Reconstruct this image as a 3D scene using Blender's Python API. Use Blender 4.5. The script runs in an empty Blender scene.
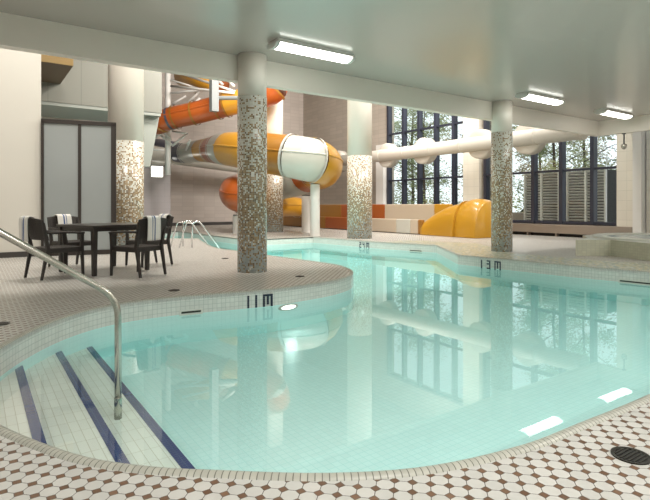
import bpy, bmesh, math, random
from mathutils import Vector, Matrix
random.seed(7)
C = bpy.context.scene.collection
PI = math.pi
EYE = 1.03            # camera height over the deck
WATER = -0.205
V = Vector

# ------------------------------------------------------------------ object helpers
def obj(name, bm, mat=None, parent=None, smooth=False, label=None):
    me = bpy.data.meshes.new(name)
    if smooth:
        for f in bm.faces: f.smooth = True
    bm.to_mesh(me); bm.free()
    for m in (mat if isinstance(mat, (list, tuple)) else [mat]):
        if m: me.materials.append(m)
    o = bpy.data.objects.new(name, me); C.objects.link(o)
    if parent: o.parent = parent
    if label: o['label'] = label
    return o
def tag(o, label, cat, group=None, kind=None):
    o['label'] = label; o['category'] = cat
    if group: o['group'] = group
    if kind: o['kind'] = kind
    return o
def thing(name, label, cat, loc=(0, 0, 0), rz=0, group=None):
    o = bpy.data.objects.new(name, None); C.objects.link(o)
    o.location = loc; o.rotation_euler = (0, 0, rz); o.empty_display_size = .1
    return tag(o, label, cat, group)
def struct(name, bm, mat, parent=None, smooth=False):
    o = obj(name, bm, mat, parent, smooth)
    if not parent: o['kind'] = 'structure'
    return o
def dup(root, loc, rz, label, group=None):
    r = root.copy(); C.objects.link(r); r.location = loc; r.rotation_euler = (0, 0, rz)
    r['label'] = label
    if group: r['group'] = group
    for ch in list(root.children):
        c = ch.copy(); C.objects.link(c); c.parent = r
        for g in list(ch.children):
            d = g.copy(); C.objects.link(d); d.parent = c
    return r

# ------------------------------------------------------------------ mesh helpers
def box(bm, x0, y0, z0, x1, y1, z1, M=None, bev=0):
    vs = [bm.verts.new(V((x, y, z))) for x in (x0, x1) for y in (y0, y1) for z in (z0, z1)]
    idx = [(0, 1, 3, 2), (4, 6, 7, 5), (0, 4, 5, 1), (2, 3, 7, 6), (0, 2, 6, 4), (1, 5, 7, 3)]
    fs = [bm.faces.new([vs[i] for i in q]) for q in idx]
    if bev:
        es = list({e for f in fs for e in f.edges})
        r = bmesh.ops.bevel(bm, geom=es, offset=bev, segments=2, affect='EDGES', profile=.5)
        vs = list({v for f in r['faces'] for v in f.verts} | {v for v in vs if v.is_valid})
    if M: bmesh.ops.transform(bm, matrix=M, verts=vs)
    return bm
def bx(*a, **k): return box(bmesh.new(), *a, **k)
def tube(bm, pts, r, n=12, caps=True, scale=None, up=None):
    """sweep a circle (r: number or list) along pts"""
    pts = [V(p) for p in pts]; N = len(pts)
    rs = r if isinstance(r, (list, tuple)) else [r] * N
    rings = []; prev = None
    for i, p in enumerate(pts):
        t = (pts[min(i + 1, N - 1)] - pts[max(i - 1, 0)]).normalized()
        if prev is None:
            a = up or (V((0, 0, 1)) if abs(t.z) < .9 else V((0, 1, 0)))
            u = (a - t * a.dot(t)).normalized()
        else:
            u = (prev - t * prev.dot(t)).normalized()
        prev = u; w = t.cross(u)
        rings.append([bm.verts.new(p + (u * math.cos(2 * PI * k / n) + w * math.sin(2 * PI * k / n)) * rs[i]) for k in range(n)])
    for a, b in zip(rings, rings[1:]):
        for k in range(n): bm.faces.new((a[k], a[(k + 1) % n], b[(k + 1) % n], b[k]))
    if caps:
        bm.faces.new(rings[0][::-1]); bm.faces.new(rings[-1])
    return bm
def lathe(bm, prof, n=32, M=None, uvl=None):
    """prof: (radius, z) pairs round the z axis"""
    vs = []
    for r, z in prof:
        vs.append([bm.verts.new((r * math.cos(2 * PI * k / n), r * math.sin(2 * PI * k / n), z)) for k in range(n)])
    for i in range(len(prof) - 1):
        for k in range(n):
            f = bm.faces.new((vs[i][k], vs[i][(k + 1) % n], vs[i + 1][(k + 1) % n], vs[i + 1][k]))
            if uvl:
                R = max(p[0] for p in prof)
                ks = (k, k + 1, k + 1, k); zs = (prof[i][1], prof[i][1], prof[i + 1][1], prof[i + 1][1])
                for lp, kk, zz in zip(f.loops, ks, zs): lp[uvl].uv = (2 * PI * R * kk / n, zz)
    if prof[0][0] > 1e-5: bm.faces.new(vs[0][::-1])
    if prof[-1][0] > 1e-5: bm.faces.new(vs[-1])
    if M: bmesh.ops.transform(bm, matrix=M, verts=[v for r_ in vs for v in r_])
    return bm
def prism(bm, poly, z0, z1):
    a = [bm.verts.new((x, y, z0)) for x, y in poly]; b = [bm.verts.new((x, y, z1)) for x, y in poly]
    n = len(poly)
    bm.faces.new(a[::-1]); bm.faces.new(b)
    for i in range(n): bm.faces.new((a[i], a[(i + 1) % n], b[(i + 1) % n], b[i]))
    return bm
def catmull(P, sub=8, closed=False):
    P = [V(p) for p in P]; out = []; n = len(P)
    for i in range(n if closed else n - 1):
        if closed: a, b, c, d = P[i - 1], P[i], P[(i + 1) % n], P[(i + 2) % n]
        else: a, b, c, d = P[max(i - 1, 0)], P[i], P[i + 1], P[min(i + 2, n - 1)]
        for k in range(sub):
            t = k / sub
            out.append(.5 * ((2 * b) + (c - a) * t + (2 * a - 5 * b + 4 * c - d) * t * t + (3 * b - a - 3 * c + d) * t ** 3))
    if not closed: out.append(P[-1])
    return out
def clipx(poly, xmax, keep_less=True):
    out = []; n = len(poly)
    ins = (lambda p: p[0] <= xmax) if keep_less else (lambda p: p[0] >= xmax)
    for i in range(n):
        p, q = poly[i], poly[(i + 1) % n]
        if ins(p): out.append(p)
        if ins(p) != ins(q):
            t = (xmax - p[0]) / (q[0] - p[0]); out.append((xmax, p[1] + t * (q[1] - p[1])))
    return out

# ------------------------------------------------------------------ shader helpers
class S:
    def __init__(s, nt, sock): s.nt = nt; s.o = sock
    def m(s, op, b=None, c=None):
        n = s.nt.nodes.new('ShaderNodeMath'); n.operation = op
        s.nt.links.new(s.o, n.inputs[0])
        for i, x in ((1, b), (2, c)):
            if x is None: continue
            if isinstance(x, S): s.nt.links.new(x.o, n.inputs[i])
            else: n.inputs[i].default_value = x
        return S(s.nt, n.outputs[0])
    def __add__(s, b): return s.m('ADD', b)
    def __sub__(s, b): return s.m('SUBTRACT', b)
    def __mul__(s, b): return s.m('MULTIPLY', b)
    def __truediv__(s, b): return s.m('DIVIDE', b)
    def lt(s, b): return s.m('LESS_THAN', b)
    def gt(s, b): return s.m('GREATER_THAN', b)
    def fr(s): return s.m('FRACT')
    def fl(s): return s.m('FLOOR')
    def ab(s): return s.m('ABSOLUTE')
    def mx(s, b): return s.m('MAXIMUM', b)
    def mn(s, b): return s.m('MINIMUM', b)
def new_mat(name, col=(.8, .8, .8), rough=.5, metal=0, emis=0, spec=.5, coat=0):
    m = bpy.data.materials.new(name); m.use_nodes = True
    b = m.node_tree.nodes['Principled BSDF']
    b.inputs['Base Color'].default_value = (*col, 1); b.inputs['Roughness'].default_value = rough
    b.inputs['Metallic'].default_value = metal; b.inputs['Specular IOR Level'].default_value = spec
    b.inputs['Coat Weight'].default_value = coat
    if emis:
        b.inputs['Emission Color'].default_value = (*col, 1); b.inputs['Emission Strength'].default_value = emis
    return m
def bsdf(m): return m.node_tree.nodes['Principled BSDF']
def coords(m, kind='Object'):
    nt = m.node_tree; t = nt.nodes.new('ShaderNodeTexCoord'); x = nt.nodes.new('ShaderNodeSeparateXYZ')
    nt.links.new(t.outputs[kind], x.inputs[0])
    return [S(nt, x.outputs[i]) for i in range(3)]
def mixc(m, fac, a, b):
    nt = m.node_tree; n = nt.nodes.new('ShaderNodeMix'); n.data_type = 'RGBA'
    if isinstance(fac, S): nt.links.new(fac.o, n.inputs[0])
    else: n.inputs[0].default_value = fac
    for i, x in ((6, a), (7, b)):
        if isinstance(x, S): nt.links.new(x.o, n.inputs[i])
        else: n.inputs[i].default_value = (*x, 1)
    return S(nt, n.outputs[2])
def setc(m, c): m.node_tree.links.new(c.o, bsdf(m).inputs['Base Color'])
def white(m, a, b, c=None, seed=0.0):
    nt = m.node_tree; cb = nt.nodes.new('ShaderNodeCombineXYZ'); w = nt.nodes.new('ShaderNodeTexWhiteNoise')
    nt.links.new((a + seed).o, cb.inputs[0]); nt.links.new(b.o, cb.inputs[1])
    nt.links.new(cb.outputs[0], w.inputs['Vector'])
    return S(nt, w.outputs['Value'])
def noise(m, scale, detail=3, kind='Object'):
    nt = m.node_tree; t = nt.nodes.new('ShaderNodeTexCoord'); n = nt.nodes.new('ShaderNodeTexNoise')
    nt.links.new(t.outputs[kind], n.inputs['Vector']); n.inputs['Scale'].default_value = scale; n.inputs['Detail'].default_value = detail
    return S(nt, n.outputs['Fac'])
def bump(m, h, dist=.002, strength=.5):
    nt = m.node_tree; b = nt.nodes.new('ShaderNodeBump'); b.inputs['Distance'].default_value = dist; b.inputs['Strength'].default_value = strength
    nt.links.new(h.o, b.inputs['Height']); nt.links.new(b.outputs[0], bsdf(m).inputs['Normal'])
def grid_line(u, w, g):
    f = (u / w).fr(); return (f.lt(g)).mx(f.gt(1 - g))
def tile_mat(name, col, grout, w, h=None, g=.05, kind='Object', axes=(0, 1), rough=.3, var=.06, coat=0):
    m = new_mat(name, col, rough, coat=coat); c = coords(m, kind); u, v = c[axes[0]], c[axes[1]]; h = h or w
    ln = grid_line(u, w, g).mx(grid_line(v, h, g * w / h))
    r = white(m, (u / w).fl(), (v / h).fl())
    tc = mixc(m, r, tuple(x * (1 - var) for x in col), tuple(min(1, x * (1 + var)) for x in col))
    setc(m, mixc(m, ln, tc, grout)); bump(m, (ln * -1) + 1, .0015, .3)
    return m
def thin_glass(name, tint, ior=1.45, rough=0.0, wob=0, tr=1.0):
    m = bpy.data.materials.new(name); m.use_nodes = True; nt = m.node_tree; nt.nodes.clear()
    out = nt.nodes.new('ShaderNodeOutputMaterial'); mix = nt.nodes.new('ShaderNodeMixShader')
    t = nt.nodes.new('ShaderNodeBsdfTransparent'); t.inputs[0].default_value = (*tint, 1)
    g = nt.nodes.new('ShaderNodeBsdfGlossy'); g.inputs['Roughness'].default_value = rough
    f = nt.nodes.new('ShaderNodeFresnel'); f.inputs[0].default_value = ior
    ge = nt.nodes.new('ShaderNodeNewGeometry'); bk = nt.nodes.new('ShaderNodeMath'); bk.operation = 'SUBTRACT'; bk.inputs[0].default_value = 1; nt.links.new(ge.outputs['Backfacing'], bk.inputs[1])
    mu = nt.nodes.new('ShaderNodeMath'); mu.operation = 'MULTIPLY'; nt.links.new(f.outputs[0], mu.inputs[0]); nt.links.new(bk.outputs[0], mu.inputs[1]); nt.links.new(mu.outputs[0], mix.inputs[0])
    nt.links.new(t.outputs[0], mix.inputs[1]); nt.links.new(g.outputs[0], mix.inputs[2])
    nt.links.new(mix.outputs[0], out.inputs[0])
    return m, nt, g, f, out

# ------------------------------------------------------------------ materials
M = {}
M['ceil'] = new_mat('glossy grey green ceiling paint', (.55, .515, .47), .2, spec=.5)
M['beam'] = new_mat('pale grey beam paint', (.86, .81, .73), .35)
M['cream'] = new_mat('cream wall paint', (.66, .64, .58), .6)
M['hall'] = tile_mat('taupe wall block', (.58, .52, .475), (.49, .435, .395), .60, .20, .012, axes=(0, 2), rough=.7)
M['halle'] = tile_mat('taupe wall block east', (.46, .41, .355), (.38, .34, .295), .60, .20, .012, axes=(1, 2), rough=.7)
M['pier'] = tile_mat('cream tiled pier', (.74, .71, .62), (.62, .60, .52), .30, .30, .02, axes=(1, 2), rough=.5, var=.02)
M['blockwall'] = tile_mat('pale grey tiled wall', (.52, .49, .50), (.46, .44, .45), .30, .30, .02, axes=(0, 2), rough=.5, var=.02)
M['panel'] = new_mat('pale ribbed wall panel', (.21, .21, .18), .6)
_c = coords(M['panel']); setc(M['panel'], mixc(M['panel'], grid_line(_c[0], .9, .012), (.21, .21, .18), (.16, .16, .14)))
M['postgrey'] = new_mat('grey painted steel', (.20, .215, .215), .5)
M['greypaint'] = new_mat('mid grey green paint', (.30, .32, .29), .6)
M['wood'] = new_mat('tan wood fascia', (.42, .27, .09), .5)
M['darkwood'] = new_mat('dark brown soffit', (.13, .085, .05), .6)
M['hallceil'] = new_mat('hall ceiling', (.55, .52, .48), .8)
M['steel'] = new_mat('stainless steel', (.55, .54, .49), .25, metal=1)
M['chrome'] = new_mat('bright steel', (.7, .7, .7), .15, metal=1)
M['white'] = new_mat('white enamel', (.78, .77, .74), .4)
M['ducts'] = new_mat('white painted duct', (.62, .59, .53), .5)
_c = coords(M['ducts'], 'UV')
M['frame'] = new_mat('dark window frame', (.028, .032, .05), .4)
M['pframe'] = new_mat('dark brown frame', (.035, .028, .024), .5)
M['frost'] = new_mat('frosted glass', (.33, .36, .36), .22, spec=.6)
M['black'] = new_mat('black rubber', (.02, .02, .02), .6)
M['drain'] = new_mat('dark bronze drain', (.05, .048, .042), .35, metal=.6)
M['base'] = new_mat('dark skirting', (.05, .045, .042), .6)
M['lamp'] = new_mat('fluorescent diffuser', (1, .99, .93), .4, emis=6)
M['exit'] = new_mat('lit exit panel', (1, .98, .9), .4, emis=3.5)
M['poollamp'] = new_mat('underwater lamp lens', (.95, 1, .92), .3, emis=1.6)
M['lampring'] = new_mat('lamp bezel', (.35, .36, .30), .4, metal=.5)
M['bench'] = new_mat('brushed metal radiator cover', (.33, .28, .235), .38, metal=.45)
M['blue'] = tile_mat('navy nosing tile', (.010, .035, .17), (.04, .09, .22), .052, .026, .035, axes=(0, 1), rough=.2)
M['navy'] = new_mat('navy tile', (.012, .02, .05), .3)
M['poolwall'] = tile_mat('white pool wall tile', (.66, .68, .64), (.46, .50, .47), .052, .052, .045, kind='UV', rough=.2, var=.05)
_m = M['poolwall']; _z = coords(_m)[2]; _b = bsdf(_m).inputs['Base Color'].links[0].from_socket
setc(_m, mixc(_m, _z.lt(WATER + .004), S(_m.node_tree, _b), (.58, .90, .88)))  # below the waterline the water's aqua glow is painted into the tile colour
M['coping'] = tile_mat('cream bullnose coping tile', (.47, .47, .41), (.17, .17, .14), .027, 5, .08, kind='UV', rough=.35, var=.07)
M['poolfloor'] = tile_mat('pale aqua pool floor tile', (.76, .98, .97), (.63, .90, .89), .052, .052, .05, rough=.3, var=.02)
M['step'] = tile_mat('white pool step tile', (.82, .87, .80), (.58, .60, .50), .052, .156, .04, rough=.3, var=.04)
M['curb'] = tile_mat('cream green curb tile', (.55, .55, .43), (.46, .46, .37), .052, .052, .05, axes=(1, 2), rough=.3, var=.05)
M['tubtop'] = new_mat('cream tub rim', (.62, .64, .58), .35)
M['tubwater'] = new_mat('pale tub shell', (.42, .50, .50), .2)
SL = {'orange': (.43, .095, .016), 'yellow': (.62, .31, .03), 'gold': (.52, .27, .022), 'slide white': (.54, .54, .48), 'ochre': (.30, .135, .02),
      'rust': (.33, .085, .02), 'slate': (.075, .08, .11), 'cream slide': (.52, .44, .34), 'grey white': (.50, .50, .46)}
for k, c in SL.items(): M[k] = new_mat(k + ' fibreglass', c, .28, coat=.25)

# octagon and dot deck tiles (lattice turned 45 degrees)
def deck_material():
    m = new_mat('octagon and dot deck tile', rough=.38); x, y, z = coords(m)
    p = .066; r2 = math.sqrt(.5)
    x = x - 2.092; y = y - 1.139
    u = ((x + y) * (r2 / p)) + .5; v = ((x - y) * (r2 / p)) + .5
    a = (u.fr() - .5).ab(); b = (v.fr() - .5).ab(); s = a + b
    k, g = .70, .022
    dot = s.gt(k + g)
    edge = (a.gt(.5 - g)).mx(b.gt(.5 - g)).mx((s - k).ab().lt(g * 1.4))
    isgr = edge * (dot * -1 + 1)
    rnd = white(m, u.fl(), v.fl()); n = noise(m, 35, 4)
    base = mixc(m, rnd, (.57, .57, .54), (.65, .645, .61))
    base = mixc(m, n.m('MULTIPLY', .35), base, (.45, .44, .40))
    dr = white(m, (u + .5).fl(), (v + .5).fl(), seed=9.0)
    dots = mixc(m, dr, (.15, .08, .045), (.21, .115, .065))
    c = mixc(m, dot, base, dots)
    setc(m, mixc(m, isgr, c, (.085, .075, .062)))
    bump(m, isgr * -1 + 1, .0015, .35)
    return m
M['deck'] = deck_material()

def mosaic_band():
    m = new_mat('mixed mosaic band', rough=.3); x, y, z = coords(m); w = .05
    r = white(m, (x / w).fl(), (y / w).fl())
    c = mixc(m, r.gt(.35), (.60, .60, .50), (.30, .37, .27)); c = mixc(m, r.gt(.6), c, (.58, .50, .22)); c = mixc(m, r.gt(.78), c, (.24, .33, .36))
    c = mixc(m, r.gt(.9), c, (.72, .72, .66))
    setc(m, mixc(m, grid_line(x, w, .07).mx(grid_line(y, w, .07)), c, (.40, .40, .34)))
    return m
M['band'] = mosaic_band()

def column_mosaic(name, w, z0, z1):
    """white at the top, bronze in the middle, blue grey at the foot"""
    m = new_mat(name, rough=.22); u, v, _ = coords(m, 'UV')
    iu, iv = (u / w).fl(), (v / w).fl(); r = white(m, iu, iv); q = white(m, iu, iv, seed=31.0)
    t = ((v - z0) / (z1 - z0)).mx(0).mn(1)                    # 0 foot .. 1 top
    bronze = mixc(m, q, (.22, .135, .06), (.44, .31, .15)); bronze = mixc(m, q.gt(.85), bronze, (.15, .10, .05))
    pale = mixc(m, q, (.60, .60, .53), (.72, .72, .65))
    grey = mixc(m, q, (.30, .37, .38), (.46, .50, .47))
    pw = (t * t * .86) + .04                                      # chance of a white tile
    c = mixc(m, r.lt(pw), bronze, pale)
    r2 = white(m, iu, iv, seed=77.0)
    pg = (t * -2.7) + .85                                       # chance of a grey tile near the foot
    c = mixc(m, r2.lt(pg), c, grey)
    r3 = white(m, iu, iv, seed=131.0); c = mixc(m, r3.gt(.965), c, (.75, .76, .70))
    ln = grid_line(u, w, .06).mx(grid_line(v, w, .06))
    setc(m, mixc(m, ln, c, (.50, .49, .43))); return m

# wicker
M['wicker'] = new_mat('dark woven wicker', (.022, .017, .014), .5)
_x, _y, _z = coords(M['wicker']); _w = ((_x + _y) * 420).m('SINE') * ((_z + _y) * 420).m('SINE'); bump(M['wicker'], _w, .002, .6)
M['tabletop'] = new_mat('dark brown table', (.028, .022, .019), .32)
M['foot'] = new_mat('white foot cap', (.7, .68, .65), .4)
M['towel'] = new_mat('white towelling', (.78, .77, .73), .9); bump(M['towel'], noise(M['towel'], 250), .002, .5)
M['stripe'] = new_mat('blue towel stripe', (.09, .14, .30), .9)

# ------------------------------------------------------------------ pool outline
near = [(8.47, 4.82), (8.65, 3.64), (8.62, 2.5), (8.2, 1.62), (7.3, 1.30), (5, 1.27), (3.05, 1.28), (2.36, 1.30), (1.94, 1.32), (1.485, 1.42),
        (1.13, 1.60), (.79, 1.86), (.55, 2.07), (.34, 2.34), (.10, 2.85), (0.0, 3.25), (-.01, 3.75), (.16, 4.35), (.47, 4.93), (.84, 5.36), (1.26, 5.60),
        (1.81, 5.66), (2.37, 5.59), (2.97, 5.52), (3.46, 5.56), (4.04, 5.68), (4.55, 5.94), (4.93, 6.35), (5.17, 6.9), (5.23, 7.35), (5.15, 8.44), (5.06, 9.47),
        (4.98, 10.7), (4.9, 11.75), (5.3, 13.5), (5.83, 15.4)]
near = [V((x, y)) for x, y in near]
sm = catmull([p.to_3d() for p in near], 5)
sm = [(p.x, p.y) for p in sm]
tail = [(4.95, 16.1), (3.0, 17.2), (2.4, 20.6), (6.9, 20.6), (6.9, 14.15), (9.3, 14.15), (9.42, 12.6), (9.55, 11.0), (9.98, 9.3), (8.37, 7.2), (8.40, 6.42)]
outline = sm + tail                       # clockwise seen from above
if sum(a[0] * b[1] - b[0] * a[1] for a, b in zip(outline, outline[1:] + outline[:1])) < 0: outline.reverse()
def offset(poly, d):                      # outwards for a counter-clockwise polygon
    out = []; n = len(poly)
    for i in range(n):
        a, b, c = V(poly[i - 1]), V(poly[i]), V(poly[(i + 1) % n])
        t1 = (b - a).normalized(); t2 = (c - b).normalized()
        n1 = V((t1.y, -t1.x)); n2 = V((t2.y, -t2.x)); nn = (n1 + n2).normalized()
        k = 1 / max(.5, nn.dot(n1)); out.append(tuple(b + nn * d * k))
    return out
def arcs(poly):
    L = [0.0]
    for a, b in zip(poly, poly[1:] + poly[:1]): L.append(L[-1] + (V(b) - V(a)).length)
    return L
ARC = arcs(outline)
def ribbon(profile, uv_axis=True):
    """profile: (offset outward, z) pairs swept round the outline"""
    bm = bmesh.new(); uvl = bm.loops.layers.uv.new('UVMap'); n = len(outline)
    rings = [[bm.verts.new((*p, z)) for p in offset(outline, d)] for d, z in profile]
    s = [0.0]
    for (d0, z0), (d1, z1) in zip(profile, profile[1:]): s.append(s[-1] + math.hypot(d1 - d0, z1 - z0))
    for j in range(len(profile) - 1):
        for i in range(n):
            k = (i + 1) % n
            f = bm.faces.new((rings[j][i], rings[j][k], rings[j + 1][k], rings[j + 1][i]))
            for lp, (uu, vv) in zip(f.loops, ((ARC[i], s[j]), (ARC[i + 1], s[j]), (ARC[i + 1], s[j + 1]), (ARC[i], s[j + 1]))): lp[uvl].uv = (uu, vv)
    return bm
def fill(loops, z):
    bm = bmesh.new(); es = []
    for lp in loops:
        vs = [bm.verts.new((*p, z)) for p in lp]
        es += [bm.edges.new((a, b)) for a, b in zip(vs, vs[1:] + vs[:1])]
    bmesh.ops.triangle_fill(bm, edges=es, use_beauty=True, use_dissolve=False)
    for f in bm.faces:
        if f.normal.z < 0: f.normal_flip()
    return bm

FLOORZ = -.52
WX0, WX1, SY, NY = -8.0, 16.5, -6.5, 26.2
LOWX, BY, LOWZ, BEAMZ, HZ = 14.4, 7.36, 3.40, 3.00, 8.0
hole = offset(outline, .058)
struct('floor', fill([[(WX0, SY), (WX1, SY), (WX1, NY), (WX0, NY)], hole], 0), M['deck'])
walls = ribbon([(0, -.004), (0, FLOORZ)]); bottom = fill([offset(outline, .01)], FLOORZ)
struct('pool_wall', walls, M['poolwall']); struct('pool_floor', bottom, M['poolfloor'])
struct('pool_coping', ribbon([(0, -.035), (.0, -.006), (.006, .004), (.016, .010), (.030, .012), (.045, .009), (.054, .003), (.060, -.006)]), M['coping'], smooth=True)
# mosaic band along the far edge of the pool
ix = [i for i, p in enumerate(outline) if p[0] > 8.3 and 3.0 < p[1] < 9.0 or (p[0] > 9.2 and 9 < p[1] < 13)]
ofb = offset(outline, .06); ofo = offset(outline, 1.25)
bm = bmesh.new(); prev = None
east = sorted([i for i in ix], key=lambda i: outline[i][1])
for i in east:
    if outline[i][1] > 12: continue
    a = bm.verts.new((*ofb[i], .003)); b = bm.verts.new((*ofo[i], .003))
    if prev:
        f = bm.faces.new((prev[0], prev[1], b, a))
    prev = (a, b)
bmesh.ops.recalc_face_normals(bm, faces=bm.faces)
struct('trim_1', bm, M['band'])

# water: a closed body with a mirror-like surface and absorbing depth
wm, nt, g, fr, out = thin_glass('pool water', (1, 1, 1), 1.34, 0.0)
ab = nt.nodes.new('ShaderNodeVolumeAbsorption'); ab.inputs[0].default_value = (.05, .95, .92, 1); ab.inputs[1].default_value = .22
nt.links.new(ab.outputs[0], out.inputs['Volume'])
tc = nt.nodes.new('ShaderNodeTexCoord'); nz = nt.nodes.new('ShaderNodeTexNoise'); nz.inputs['Scale'].default_value = 2.2; nz.inputs['Detail'].default_value = 1
bp = nt.nodes.new('ShaderNodeBump'); bp.inputs['Distance'].default_value = .006; bp.inputs['Strength'].default_value = .05
nt.links.new(tc.outputs['Object'], nz.inputs['Vector']); nt.links.new(nz.outputs['Fac'], bp.inputs['Height'])
nt.links.new(bp.outputs[0], g.inputs['Normal'])
def fill_solid(loop, z0, z1):
    bm = fill([loop], z1); top = list(bm.verts); n = len(loop); m = {}
    for v in top: m[v] = bm.verts.new((v.co.x, v.co.y, z0))
    for f in list(bm.faces): bm.faces.new([m[v] for v in reversed(f.verts)])
    for e in [e for e in bm.edges if e.is_boundary and e.verts[0] in m]:
        f = e.link_faces[0]; a, b = [l for l in f.loops if l.edge == e][0].vert, None
        b = e.other_vert(a); bm.faces.new((b, a, m[a], m[b]))
    bmesh.ops.recalc_face_normals(bm, faces=bm.faces); return bm
bm = fill_solid(offset(outline, .03), FLOORZ - .05, WATER)
w = obj('pool_water', bm, wm); tag(w, 'clear turquoise water filling the curving swimming pool', 'water', kind='stuff')

# steps at the rounded end
st = thing('pool_steps', 'white tiled submerged steps with navy blue nosing lines at the rounded pool end', 'steps', (0, 0, 0))
inner = offset(outline, -.004)
end = [p for p in inner if p[1] < 9]
for k, (xe, zt) in enumerate(((.96, -.36), (.655, -.29), (.315, -.232))):
    poly = clipx([p for p in outline if p[1] < 5.9 and p[0] < 3], xe)
    poly = [p for i, p in enumerate(poly) if (V(p) - V(poly[i - 1])).length > 1e-4]
    obj('tread', prism(bmesh.new(), poly, FLOORZ + .01 * k, zt), M['step'], st)
    ys = sorted(p[1] for p in poly if abs(p[0] - xe) < 1e-5); 
    y0, y1 = ys[0] + .012, ys[-1] - .012
    obj('nosing', bx(xe - .055, y0, zt - .05, xe + .003, y1, zt + .003), M['blue'], st, label='navy blue tile nosing line')

# ------------------------------------------------------------------ room shell
def slab(name, mat, *a): return struct(name, bx(*a), mat)
slab('ceiling', M['ceil'], WX0, SY, LOWZ, LOWX + .15, BY + .1, LOWZ + .25)
slab('ceiling_hall', M['hallceil'], WX0, BY, HZ, WX1 + .3, NY + .3, HZ + .2)
slab('ceiling_side', M['hallceil'], LOWX + .15, SY, 4.6, WX1 + .3, BY, 4.8)
slab('wall_upper', M['hallceil'], WX0, BY, LOWZ + .25, WX1 + .3, BY + .14, HZ)
slab('trim_2', M['beam'], WX0, BY, BEAMZ, LOWX, BY + .16, LOWZ + .2)          # long beam
slab('trim_3', M['beam'], LOWX, SY, BEAMZ, LOWX + .16, BY + .16, LOWZ + .2)    # returning beam
slab('wall_north', M['hall'], WX0, NY, -.3, WX1 + .3, NY + .3, HZ)
slab('wall_west', M['cream'], WX0 - .3, SY, -.3, WX0, NY, HZ)
slab('wall_south', M['cream'], WX0 - .3, SY - .3, -.3, WX1 + .3, SY, 4.8)
slab('baseboard_north', M['base'], 7.8, NY - .03, 0, WX1, NY, .16)
slab('wall_left', M['cream'], WX0, 11.93, 0, 1.14, 12.2, HZ)
slab('baseboard_left', M['base'], WX0, 11.90, 0, 1.14, 11.93, .11)
slab('wall_low_block', M['blockwall'], 0, 24.4, 0, 7.8, NY, 3.0)
slab('trim_4', M['white'], -.1, 24.3, 3.0, 7.9, NY, 3.12)
# bulkhead of a mezzanine on the left
slab('wall_bulkhead', M['panel'], -4, 17.0, 4.12, 5.15, 19.3, HZ)
slab('ceiling_bulkhead', M['greypaint'], -4, 17.02, 4.02, 5.12, 19.3, 4.12)
bm = bmesh.new()
for y in (17.45, 17.6): pass
pts = [(4.25, 4.12), (5.15, 4.02), (4.85, 2.35), (4.25, 2.35)]
A = [bm.verts.new((x, 17.3, z)) for x, z in pts]; B = [bm.verts.new((x, 17.6, z)) for x, z in pts]
bm.faces.new(A); bm.faces.new(B[::-1])
for i in range(4): bm.faces.new((A[i], B[i], B[(i + 1) % 4], A[(i + 1) % 4]))
bmesh.ops.recalc_face_normals(bm, faces=bm.faces)
struct('trim_5', bm, M['greypaint'])
slab('wall_mezzanine', M['hall'], -4, 19.3, 0, 3.0, 19.5, HZ)
# wooden soffit box
sb = thing('soffit_box', 'brown boxed wooden soffit with tan fascia up beside the left hall wall', 'soffit', (0, 14.6, 4.68))
obj('fascia', bx(-2, 0, 0, 2.13, .06, .27), M['wood'], sb, label='tan wood fascia')
obj('underside', bx(-2, .06, 0, 2.13, 2.39, .25), M['darkwood'], sb)

# east wall with the big windows
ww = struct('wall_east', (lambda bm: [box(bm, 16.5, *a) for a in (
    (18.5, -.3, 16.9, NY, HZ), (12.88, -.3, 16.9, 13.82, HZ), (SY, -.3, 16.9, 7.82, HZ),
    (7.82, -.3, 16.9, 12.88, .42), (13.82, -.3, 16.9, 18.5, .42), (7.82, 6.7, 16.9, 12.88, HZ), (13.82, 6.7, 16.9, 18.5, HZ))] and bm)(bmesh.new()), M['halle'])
slab('trim_6', M['pier'], 16.3, 12.95, 0, 16.5, 13.75, HZ)
slab('trim_7', M['white'], 16.2, 18.52, 0, 16.5, 19.05, 4.0)
slab('trim_8', M['pier'], 16.36, 7.22, 0, 16.5, 7.80, 4.6)
slab('trim_9', M['white'], 16.1, 6.98, 0, 16.5, 7.22, 4.6)
slab('trim_10', M['pier'], 16.35, 4.5, 0, 16.5, 6.95, 4.6)
pane, *_ = thin_glass('window pane', (.93, .95, .93), 1.45)
def window(name, y0, y1, mull):
    bm = bmesh.new()
    for y in mull: box(bm, 16.38, y - .062, .42, 16.62, y + .062, 6.7)
    for z, h in ((.42, .06), (2.2, .045), (4.43, .045), (6.64, .06)): box(bm, 16.42, y0, z - .0, 16.6, y1, z + h * 1.6)
    f = struct(name, bm, M['frame'])
    ms = sorted(set([y0] + list(mull) + [y1]))
    for a, b in zip(ms, ms[1:]):
        if b - a < .3: continue
        obj('pane', bx(16.52, a + .08, .5, 16.53, b - .08, 6.6), pane, f)
window('window_1', 13.84, 18.5, (18.40, 17.36, 16.36, 15.36, 14.36))
window('window_2', 7.84, 12.86, (12.75, 11.75, 10.69, 9.64, 8.58))

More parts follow.
